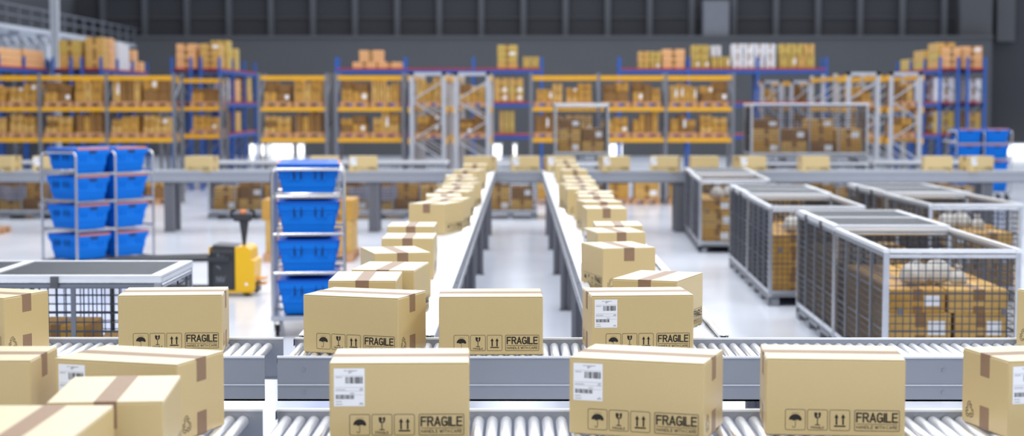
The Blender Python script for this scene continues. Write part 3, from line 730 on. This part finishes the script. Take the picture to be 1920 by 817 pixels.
# ------------------------------------------------------------------ racks
def upright(mat_, z, d, bw=.055, brace=True, name='upright'):
    m = MB()
    for y in (0, d - bw):
        p = [(-bw / 2, y), (bw / 2, y), (bw / 2, y + bw), (-bw / 2, y + bw)]
        m.loft([[(x, yy, 0) for x, yy in p], [(x, yy, z) for x, yy in p]]); m.box(-bw * .8, bw * .8, y - .01, y + bw + .01, 0, .01)
    return m.mesh(name, mat_)
def brace_mesh(mat_, z, d, n, bw=.055):
    m = MB()
    for k in range(n):
        z0, z1 = .15 + (z - .25) * k / n, .15 + (z - .25) * (k + 1) / n; y0, y1 = (bw / 2, d - bw / 2) if k % 2 == 0 else (d - bw / 2, bw / 2)
        m.tube([(0, y0, z0), (0, y1, z1)], .016, 4)
    m.tube([(0, bw / 2, .12), (0, d - bw / 2, .12)], .014, 4); m.tube([(0, bw / 2, z - .06), (0, d - bw / 2, z - .06)], .014, 4)
    return m.mesh('brace', mat_)
def rack(name, x0, Y, rz, bays, bw, d, levels, ztop, colr, label, group, deck=None, open_end=True, n=5):
    """bays along local x from 0; depth along +y"""
    t = thing(name, (x0, Y, 0), rz, label, 'rack', group); up = upright(colr[0], ztop, d); br = brace_mesh(colr[2], levels[-1] - .02 if deck else ztop, d, n)
    bm_ = MB().box(.03, bw - .03, 0, .035, -.075, 0).box(.03, bw - .03, -.004, .004, -.05, -.03).mesh('beam', colr[1]); pin = MB().box(-.03, .03, -.008, 0, -.10, .02).mesh('beam_connector', colr[1])
    for k in range(bays + 1):
        u = ob('upright', up, t, T(k * bw, 0, 0)); ob('brace', br, u)
    for k in range(bays):
        for z in levels:
            for y in (.005, d - .04):
                b = ob('beam', bm_, t, T(k * bw, y, z))
            if deck:
                ob('deck', MB().box(.02, bw - .02, -.006, d + .006, 0, .035).mesh('deck', deck), t, T(k * bw, 0, z))
    return t
YR = 30.6; LVY = [ZP(262, YR) + .03, ZP(204, YR) + .03, ZP(145, YR) + .03]; RD = .75; BW = 126 / F * YR
SH = ['floor level', 'lower shelf', 'upper shelf', 'top']
def load(xc, yc, z, w, h, seed, ctx, m=None, dep=.55, style=None):
    """a pallet with a small stack of cartons; ctx says where"""
    rr = random.Random(seed * 7919 + 13); pallet(xc, yc, z, w, dep + .04, f'wooden pallet, {ctx}', 'pallets in the racks', .10)
    z0 = z + .101; st = style if style is not None else rr.randrange(4)
    plan = ((2, 2), (3, 1), (2, 3), (4, 1), (1, 2))[st]; cols, rows = plan
    hh = h * rr.uniform(.72, 1.0); ww = w * rr.uniform(.86, .97); x0 = xc - ww / 2 + rr.uniform(-.02, .02)
    cuts = [0] + sorted((c + rr.uniform(-.14, .14)) / cols for c in range(1, cols)) + [1]
    ms = rr.choice((('ochre_kraft', 'tan_kraft'), ('ochre_kraft', 'dark_kraft'), ('tan_kraft', 'dark_kraft', 'ochre_kraft')))
    for c in range(cols):
        cw = ww * (cuts[c + 1] - cuts[c]); n = rows + (1 if rows == 1 and cw > .16 else 0); hc = hh * rr.uniform(.68, 1)
        if c and rows == 3 and rr.random() < .5: n = 2
        zc = z0
        for r_ in range(n):
            ch = hc / n * rr.uniform(.85, 1.12)
            cargo_box((round(cw - .008, 2), dep - .04 * r_, round(ch - .003, 3)), m or rr.choice(ms), (x0 + ww * cuts[c] + cw / 2, yc + .02 * r_ + rr.uniform(-.01, .03), zc), rr.uniform(-.012, .012),
                      f'{["lowest", "raised", "topmost"][r_] if n > 1 else "upright"} carton, {["first", "second", "third", "fourth"][c]} across, {ctx}', 'cartons on the rack pallets', rr.random() < .15, 'rack_carton')
            zc += ch

def fill_bay(xa, Y, bw, ctx, seed, lv=(0, 1, 2)):
    for li in lv:
        z = 0 if li == 0 else LVY[li - 1] + .001; h = (.50, .42, .47)[li]
        if li == 0: h = .64
        for s, nm in ((0, 'left'), (1, 'right')):
            w = (bw - .14) / 2 - .02; xc = xa + .06 + (w / 2) + s * (w + .04)
            load(xc, Y + RD / 2, z, w, h * (1 if li else 1), seed * 31 + li * 7 + s, f'{nm} pallet, {SH[li]}, {ctx}', style=4 if li == 0 else (seed + li * 2 + s) % 4)
ycol = ('rack_grey', 'rack_yellow', 'rack_grey')
def yrack(px0, bays, Y, label, names, seed, hidden=()):
    x0 = XP(px0, Y); rack('pallet_rack', x0, Y, 0, bays, BW, RD, LVY, LVY[2] + .05, ycol, label, 'yellow-beamed pallet racks')
    for k in range(bays):
        fill_bay(x0 + k * BW, Y, BW, names[k], seed + k * 3)
yrack(-52, 3, YR, 'yellow-beamed pallet rack of three bays at far left', ['far-left edge bay', 'bay behind left cart', 'bay left of first gap'], 1)
yrack(486, 1, YR, 'single yellow-beamed rack bay above the yellow pallet truck', ['single bay beyond pallet truck'], 4)
yrack(630, 1, YR, 'single yellow-beamed rack bay above the near crate cart', ['single bay beyond near cart'], 6)
yrack(996, 3, YR, 'yellow-beamed pallet rack of three bays right of the conveyors', ['bay behind narrow stacked cages', 'middle bay right of conveyors', 'bay above farthest low cage'], 9)
# set-back bay between the first rack and the blue racks
YS = 34.0; xs = XP(414, YS) - BW
rack('pallet_rack', xs, YS, 0, 1, BW, RD, LVY, LVY[2] + .05, ycol, 'set-back yellow-beamed rack bay between left rack and blue rack', 'yellow-beamed pallet racks')
for li in (1, 2): load(xs + BW * .72, YS + RD / 2, LVY[li - 1] + .001, BW * .48, .40, 70 + li, f'{SH[li]} of the set-back bay', style=li * 2 - 2)
# racks seen end-on: end frame faces us
def end_rack(px0, px1, Y, L, label, ctx, seed, top=None, fills=True):
    x0, x1 = XP(px0, Y), XP(px1, Y); d = x1 - x0; n = max(1, round(L / 1.25)); bw = L / n
    t = thing('pallet_rack', (x0, Y, 0), 0, label, 'rack', 'pallet racks seen end-on'); zt = (top or ZP(136, YR)); pw = .075
    for k in range(n + 1):
        m = MB()
        for x in (0, d - pw): m.box(x, x + pw, 0, .05, 0, zt)
        if k == 0: m.box(0, d, .0, .05, zt - .06, zt)
        u = ob('upright', m.mesh('upright', 'rack_galv'), t, T(0, k * bw, 0))
        m = MB(); q = 6
        for j in range(q):
            a0, a1 = .1 + (zt - .25) * j / q, .1 + (zt - .25) * (j + 1) / q; xa, xb = (pw / 2, d - pw / 2) if j % 2 else (d - pw / 2, pw / 2)
            m.tube([(xa, .03, a0), (xb, .03, a1)], .017, 4)
        ob('brace', m.mesh('brace', 'rack_galv'), u)
    for k in range(n):
        for z in LVY:
            for x in (.01, d - .05):
                ob('beam', MB().box(x, x + .04, .05, bw, -.08, 0).mesh('beam', 'rack_yellow'), t, T(0, k * bw, z))
    for z in LVY:
        for x in (-.03, d): ob('beam_bracket', MB().box(x, x + .03, -.01, .09, z - .10, z + .01).mesh('beam_bracket', 'rack_yellow'), t)
    if fills:
        for k in range(1):
            for li in (0, 1, 2):
                z = 0 if li == 0 else LVY[li - 1] + .001
                load(x0 + d / 2, Y + k * bw + .08 + .36, z, d - .18, .44, seed + li * 5 + k, f'{SH[li]}, {ctx}', style=(seed + li) % 3, dep=.62)
end_rack(768, 836, YR - .3, 3.8, 'end-on rack frame left of the left conveyor head', 'left end-on rack', 101)
end_rack(851, 919, YR - .3, 3.8, 'end-on rack frame directly above the left conveyor head', 'second end-on rack', 121)
end_rack(1587, 1650, YR - .3, 3.8, 'end-on rack frame beyond the wide stacked cages', 'third end-on rack', 141)
end_rack(1667, 1729, YR - .3, 3.8, 'end-on rack frame beside the right blue rack', 'fourth end-on rack', 161)
end_rack(1426, 1467, 38.2, 1.2, 'small far end-on rack frame above the wide stacked cages, left one', 'far left-hand end-on rack', 181, LVY[2] + .02)
end_rack(1481, 1521, 38.2, 1.2, 'small far end-on rack frame above the wide stacked cages, right one', 'far right-hand end-on rack', 191, LVY[2] + .02)
# blue racks with red decks
YU = 35.7; LB = [ZP(254, YU), ZP(194, YU), ZP(131, YU)]; ZB = ZP(107, YU)
bcol = ('rack_blue', 'rack_blue', 'rack_grey')
def brack(px0, bays, pxw, label, Y=YU):
    w = pxw / F * Y / bays; rack('deck_rack', XP(px0, Y), Y, 0, bays, w, .6, LB, ZB, bcol, label, 'blue racks with red decks', 'rack_red'); return w
brack(631, 3, 384, 'blue rack with red decks spanning above the left conveyor')
brack(1162, 3, 386, 'blue rack with red decks right of centre, carrying white bundles')
def bunit(px_a, px_b, L, label, mirror=False, Y=YU):
    """rack running away from us: end frame between the two pixels"""
    xa, xb = XP(px_a, Y), XP(px_b, Y); d = xb - xa; n = 3
    rack('deck_rack', xb, Y, PI / 2, n, L / n, d, LB, ZB, bcol, label, 'blue racks with red decks', 'rack_red')
bunit(98, 137, 4.4, 'blue end-on rack, left one of the pair by the white column')
bunit(152, 193, 4.4, 'blue end-on rack, right one of the pair by the white column')
bunit(321, 361, 4.8, 'blue end-on rack, left one of the pair above the far lone carton')
bunit(375, 415, 4.8, 'blue end-on rack, right one of the pair above the far lone carton')
bunit(1759, 1798, 4.0, 'blue end-on rack, left one of the pair at far right')
bunit(1811, 1848, 4.0, 'blue end-on rack, right one of the pair at far right')
x97 = XP(92, 36.5); rack('deck_rack', x97, 31.4, PI / 2, 3, 1.7, .5, LB, ZB, bcol, 'blue rack with red decks at the left picture edge', 'blue racks with red decks', 'rack_red')
def top_load(px0, py0, px1, py1, nx, nz, m, what, Y=YU, deck=2, dep=.44, base=None, yo=.30, xr=None):
    x0, x1 = xr or (XP(px0, Y), XP(px1, Y)); zb = LB[deck] + .036 if base is None else base; h = ZP(py0, Y) - ZP(py1, Y); cw = (x1 - x0) / nx; ch = h / nz
    alt = {'khaki_kraft': 'tan_kraft', 'peach_kraft': 'peach_kraft', 'tan_kraft': 'khaki_kraft', 'white_carton': 'white_carton'}[m]
    for c in range(nx):
        for r_ in range(nz):
            pos = ('' if nx == 1 else ', ' + ['first', 'second', 'third', 'fourth', 'fifth'][c] + ' across') + ('' if nz == 1 else ', ' + ['bottom', 'second', 'third', 'fourth'][r_] + ' row')
            cargo_box((round(cw - .012 - R.uniform(0, .02), 2), dep, round(ch - .004, 3)), alt if R.random() < .2 else m, (x0 + cw * (c + .5), Y + yo, zb + ch * r_), R.uniform(-.02, .02), what + pos, 'goods on the blue racks', R.random() < .25, 'shelf_carton')
    return zb + h
E = .42
for k, yy in enumerate((32.25, 33.95, 35.65)):
    top_load(0, 92, 40, 126, 1, 3, 'peach_kraft', f'{["near", "middle", "far"][k]} long peach parcel pile, left-edge blue rack', Y=yy, yo=0, dep=1.5, xr=(x97 - .45, x97 - .05))
top_load(106, 74, 150, 128, 1, 2, 'tan_kraft', 'big tan carton beside the white column', yo=E)
top_load(156, 69, 192, 128, 1, 2, 'tan_kraft', 'big tan carton right of the white column stack', yo=E)
xe_ = XP(193, YU); xf_ = XP(415, YU); xg_ = XP(1759, YU)
top_load(195, 70, 220, 128, 1, 4, 'peach_kraft', 'pale parcel stack, near part of receding rack by column', Y=36.75, yo=0, xr=(xe_ - .32, xe_ - .02))
top_load(224, 76, 240, 128, 1, 1, 'white_carton', 'tall white carton on the receding rack by the column', Y=37.6, yo=0, xr=(xe_ - .30, xe_ - .03))
top_load(224, 80, 240, 128, 1, 1, 'white_carton', 'second tall white carton on the receding rack by the column', Y=38.2, yo=0, dep=.5, xr=(xe_ - .30, xe_ - .05))
top_load(243, 90, 268, 130, 1, 2, 'peach_kraft', 'short peach parcel pile, receding rack by the column', Y=39.0, yo=0, xr=(xe_ - .34, xe_ - .03))
top_load(258, 111, 283, 130, 1, 1, 'peach_kraft', 'low peach parcel at far end of the receding rack', Y=39.7, yo=0, xr=(xe_ - .34, xe_ - .03))
top_load(327, 82, 366, 129, 1, 3, 'peach_kraft', 'wide carton, left stack above the lone far carton', yo=E)
top_load(372, 82, 412, 129, 1, 4, 'tan_kraft', 'wide carton, right stack above the lone far carton', yo=E)
top_load(404, 75, 436, 129, 2, 2, 'khaki_kraft', 'khaki carton behind the wide right stack', Y=37.0, yo=0, xr=(xf_ - .42, xf_ - .02))
top_load(437, 88, 456, 129, 1, 2, 'khaki_kraft', 'khaki carton at the far end of the rack side', Y=38.1, yo=0, xr=(xf_ - .3, xf_ - .03))
top_load(430, 148, 440, 192, 2, 1, 'white_carton', 'tall white carton on the middle red deck, rack by gap', Y=36.7, deck=1, yo=0, xr=(xf_ - .3, xf_ - .02))
top_load(452, 150, 478, 192, 1, 2, 'peach_kraft', 'small pale carton on the middle red deck, rack by gap', Y=38.1, deck=1, yo=0, xr=(xf_ - .3, xf_ - .02))
top_load(452, 145, 478, 192, 1, 3, 'tan_kraft', 'farthest tan carton on the middle red deck, rack by gap', Y=39.7, deck=1, yo=0, xr=(xf_ - .3, xf_ - .02))
top_load(430, 212, 478, 250, 2, 1, 'tan_kraft', 'tan carton on the lowest red deck, rack by gap', Y=38.1, deck=0, yo=0, xr=(xf_ - .32, xf_ - .02))
zt = top_load(660, 116, 754, 128, 2, 1, 'peach_kraft', 'flat peach parcel on blue rack above near cart')
top_load(673, 94, 718, 116, 1, 3, 'peach_kraft', 'flat peach parcel piled higher above the near cart', base=zt)
top_load(932, 85, 971, 129, 1, 4, 'khaki_kraft', 'khaki carton, tall stack above left conveyor head')
top_load(980, 107, 1011, 129, 2, 1, 'khaki_kraft', 'short khaki carton above the left conveyor head')
top_load(926, 145, 982, 190, 2, 3, 'tan_kraft', 'tan carton, middle red deck above left conveyor', deck=1)
top_load(935, 207, 965, 250, 3, 1, 'khaki_kraft', 'upright khaki carton, lowest red deck above left conveyor', deck=0)
top_load(1197, 97, 1240, 129, 2, 3, 'khaki_kraft', 'khaki carton, left bay of centre-right blue rack')
top_load(1242, 93, 1285, 129, 1, 3, 'peach_kraft', 'flat peach parcel, left bay of centre-right blue rack')
top_load(1297, 85, 1330, 129, 2, 3, 'khaki_kraft', 'small khaki carton, middle bay of centre-right blue rack')
zt = top_load(1334, 107, 1370, 129, 3, 1, 'khaki_kraft', 'low khaki carton, middle bay of centre-right blue rack')
top_load(1334, 86, 1353, 107, 2, 1, 'white_carton', 'white carton piled on the low khaki ones', base=zt)
zt = top_load(1373, 106, 1455, 129, 4, 1, 'white_carton', 'lower white bundle on the centre-right blue rack')
top_load(1373, 83, 1455, 106, 4, 1, 'white_carton', 'upper white bundle on the centre-right blue rack', base=zt)
zt = top_load(1462, 104, 1528, 129, 4, 1, 'khaki_kraft', 'lower khaki bundle, right end of centre-right blue rack')
top_load(1462, 83, 1528, 104, 3, 1, 'khaki_kraft', 'upper khaki bundle, right end of centre-right blue rack', base=zt)
for k, (yy, hp, m_) in enumerate(((36.4, 82, 'tan_kraft'), (37.7, 94, 'khaki_kraft'), (39.05, 108, 'khaki_kraft'))):
    top_load(0, hp, 0, 130, 1, 3 - k, m_, f'{["tall", "middling", "low"][k]} carton pile along the receding right blue rack', Y=yy, yo=0, dep=.9, xr=(xg_ + .03, xg_ + .42))
top_load(1763, 90, 1798, 130, 1, 3, 'peach_kraft', 'peach parcel, left frame of the right blue racks', Y=35.9, yo=-.02, dep=.2)
top_load(1806, 88, 1846, 130, 1, 3, 'peach_kraft', 'peach parcel, right frame of the right blue racks', yo=E)
for dk, (pa, pb) in ((1, (142, 192)), (0, (205, 252))):
    mm = 'white_carton' if dk else 'khaki_kraft'; nmx = 'white' if dk else 'khaki'; dkn = ["lower", "upper"][dk] + ' deck'
    top_load(1733, pa, 1756, pb, 1, 2, mm, f'{nmx} carton beside left frame of right blue racks, {dkn}', Y=37.7, deck=dk, yo=0, xr=(xg_ + .02, xg_ + .4))
    top_load(1763, pa + 4, 1795, pb, 1, 2, mm, f'{nmx} carton within left frame of right blue racks, {dkn}', deck=dk, yo=E)
    top_load(1815, pa + 6, 1845, pb, 1, 2, mm, f'{nmx} carton within right frame of right blue racks, {dkn}', deck=dk, yo=E)

# ------------------------------------------------------------------ the hall
struct('floor', MB().box(-22, 24, -6, 62, -.1, 0).mesh('floor', 'floor'))
YW = 59.8; z1 = ZP(72, YW); xe = XP(1858, YW)
struct('wall_back', MB().box(-16, xe, YW, YW + 1.2, 0, z1).box(-16, xe + .02, YW - .08, YW + 1.2, z1, z1 + .1).mesh('wall_back', 'wall_dark'))
struct('wall_back_upper', MB().box(-22, 24, YW + 1.2, YW + 1.4, 0, 15).mesh('wall_back_upper', 'wall_upper'))
for k in range(-1, 21):
    px = 275 + 78.5 * k; xx = XP(px, YW + 1.1); struct('trim_%d' % (k + 2), MB().box(xx - .1, xx + .1, YW + .95, YW + 1.2, z1 - .02, 5.8).mesh('wall_rib', 'rib'))
m = MB()
for zz in (ZP(34, YW + 1), ZP(-5, YW + 1)): m.box(-15, xe, YW + 1.12, YW + 1.19, zz, zz + .05)
struct('trim_30', m.mesh('wall_girt', 'wall_dark'))
xp0, xp1 = XP(1319, YW - .1), XP(1368, YW - .1)
t = thing('wall_cabinet', (xp0, YW + .2, z1 + .1), 0, 'tall pale grey cabinet standing on the ledge of the back wall', 'cabinet')
ob('cabinet_body', MB().box(0, xp1 - xp0, 0, .6, 0, 1.25).mesh('cabinet_body', 'rack_grey'), t); ob('cabinet_door', MB().box(.05, xp1 - xp0 - .05, -.02, 0, .06, 1.2).mesh('cabinet_door', 'rack_grey'), t)
struct('trim_31', MB().box(XP(1797, YW + .6), XP(1856, YW + .6), YW + .5, YW + 1.2, z1 + .1, 5.8).mesh('wall_pier', 'wall_dark'))
struct('trim_32', MB().box(XP(1871, YW + .6), XP(1905, YW + .6), YW + .9, YW + 1.2, ZP(76, YW), 5.8).mesh('wall_pier', 'wall_dark'))
struct('wall_left', MB().box(-16.6, -16, -6, 61, 0, 12).mesh('wall_left', 'wall_upper'))
# daylight openings at the foot of the back wall
for k, (p0, p1) in enumerate(((468, 485), (489, 503), (508, 548), (558, 569), (924, 940), (963, 968), (1144, 1166), (1892, 1960))):
    xa, xb = XP(p0, YW - .02), XP(p1, YW - .02)
    w = struct('window_%d' % (k + 1), MB().box(xa, xb, YW - .03, YW - .01, .02, .40).mesh('window', 'daylight')); 
    fr = MB().box(xa - .05, xb + .05, YW - .06, YW - .005, .40, .46)
    o = ob('window_frame', fr.mesh('window_frame', 'steel_pale'), w)
w = struct('window_9', MB().box(-20, 22, YW + 1.14, YW + 1.19, 5.85, 14.5).mesh('window_glass', 'sky_daylight'))
mm_ = MB()
for k in range(15): xx = -20 + 3 * k; mm_.box(xx - .06, xx + .06, YW + 1.08, YW + 1.14, 5.85, 14.5)
for zz in (5.85, 8.7, 11.6, 14.5): mm_.box(-20, 22, YW + 1.08, YW + 1.14, zz - .05, zz + .05)
ob('window_frame', mm_.mesh('window_frame', 'rib'), w)
# walkway along the left wall
xw = -13.6; zd = ZP(42, 44.0)
t = thing('walkway', (xw, 40, 0), 0, 'raised steel walkway with railing along the left wall', 'walkway')
ob('walkway_deck', MB().box(-2.4, 0, 0, 20.5, zd - .12, zd).mesh('walkway_deck', 'steel_pale'), t)
m = MB()
for zz in (zd + .55, zd + .28): m.tube([(-.05, 0, zz), (-.05, 20.5, zz)], .022, 6)
ob('handrail', m.mesh('handrail', 'rack_grey'), t)
for k in range(18): ob('railing_post', MB().box(-.08, -.02, .2 + k * 1.15, .26 + k * 1.15, zd, zd + .56).mesh('railing_post', 'rack_grey'), t)
for k in range(7): ob('deck_bracket', MB().prism([(-1.6, zd - .12), (-.1, zd - .12), (-.1, zd - .22), (-1.6, zd - .55)], 1 + k * 2.6, 1.1 + k * 2.6 + 1.5).mesh('deck_bracket', 'steel_pale'), t)
t = thing('ventilation_duct', (XP(-2, 44), 44.0, ZP(112, 44)), 0, 'pale grey duct below the walkway at upper left', 'duct')
dl = XP(90, 44) - XP(-2, 44); dh = ZP(84, 44) - ZP(112, 44)
ob('duct_body', MB().box(0, dl, 0, .8, 0, dh).mesh('duct_body', 'steel_pale'), t)
for k in range(3): ob('duct_flange', MB().box(dl * (k + .5) / 3 - .03, dl * (k + .5) / 3 + .03, -.03, .83, -.03, dh + .03).mesh('duct_flange', 'rack_galv'), t)
for k in range(5): xx = dl * (k + .75) / 5; ob('slanted_strut', MB().tube([(xx, .3, dh), (xx - .14, .3, dh + .2)], .05, 8).mesh('slanted_strut', 'steel_pale'), t)
for sx in (.3, dl - .3): ob('duct_leg', MB().box(sx - .04, sx + .04, .3, .38, -ZP(112, 44), 0).mesh('duct_leg', 'rack_grey'), t)
xc = XP(105.5, 43); t = thing('steel_column', (xc, 43, 0), 0, 'white steel column at upper left behind the rack', 'column')
ob('column_shaft', MB().box(-.095, .095, -.02, .02, 0, 12).box(-.095, -.07, -.1, .1, 0, 12).box(.07, .095, -.1, .1, 0, 12).mesh('column_shaft', 'steel_pale'), t)
ob('base_plate', MB().box(-.2, .2, -.2, .2, 0, .03).mesh('base_plate', 'steel_pale'), t)

# ------------------------------------------------------------------ light
w = bpy.data.worlds.new('hall_air'); bpy.context.scene.world = w; w.use_nodes = True
bg = w.node_tree.nodes['Background']; bg.inputs[0].default_value = (.90, .94, 1, 1); bg.inputs[1].default_value = .62
k = 0
for yy in (1.5, 7.5, 13.5, 20, 27, 34, 42, 50):
    for xx in (-7.5, -2.5, 2.5, 7.5):
        k += 1
        L = bpy.data.lights.new('ceiling_lamp', 'AREA'); L.shape = 'RECTANGLE'; L.size = 1.2; L.size_y = 3.6
        L.energy = 118 if yy < 30 else 90; L.color = (1, .985, .96)
        o = bpy.data.objects.new('ceiling_lamp', L); C.objects.link(o); o.location = (xx, yy, 9)
sc = bpy.context.scene
sc.view_settings.view_transform = 'Standard'; sc.view_settings.look = 'None'; sc.view_settings.gamma = 1; sc.view_settings.use_curve_mapping = False
sc.view_settings.exposure = 0.40
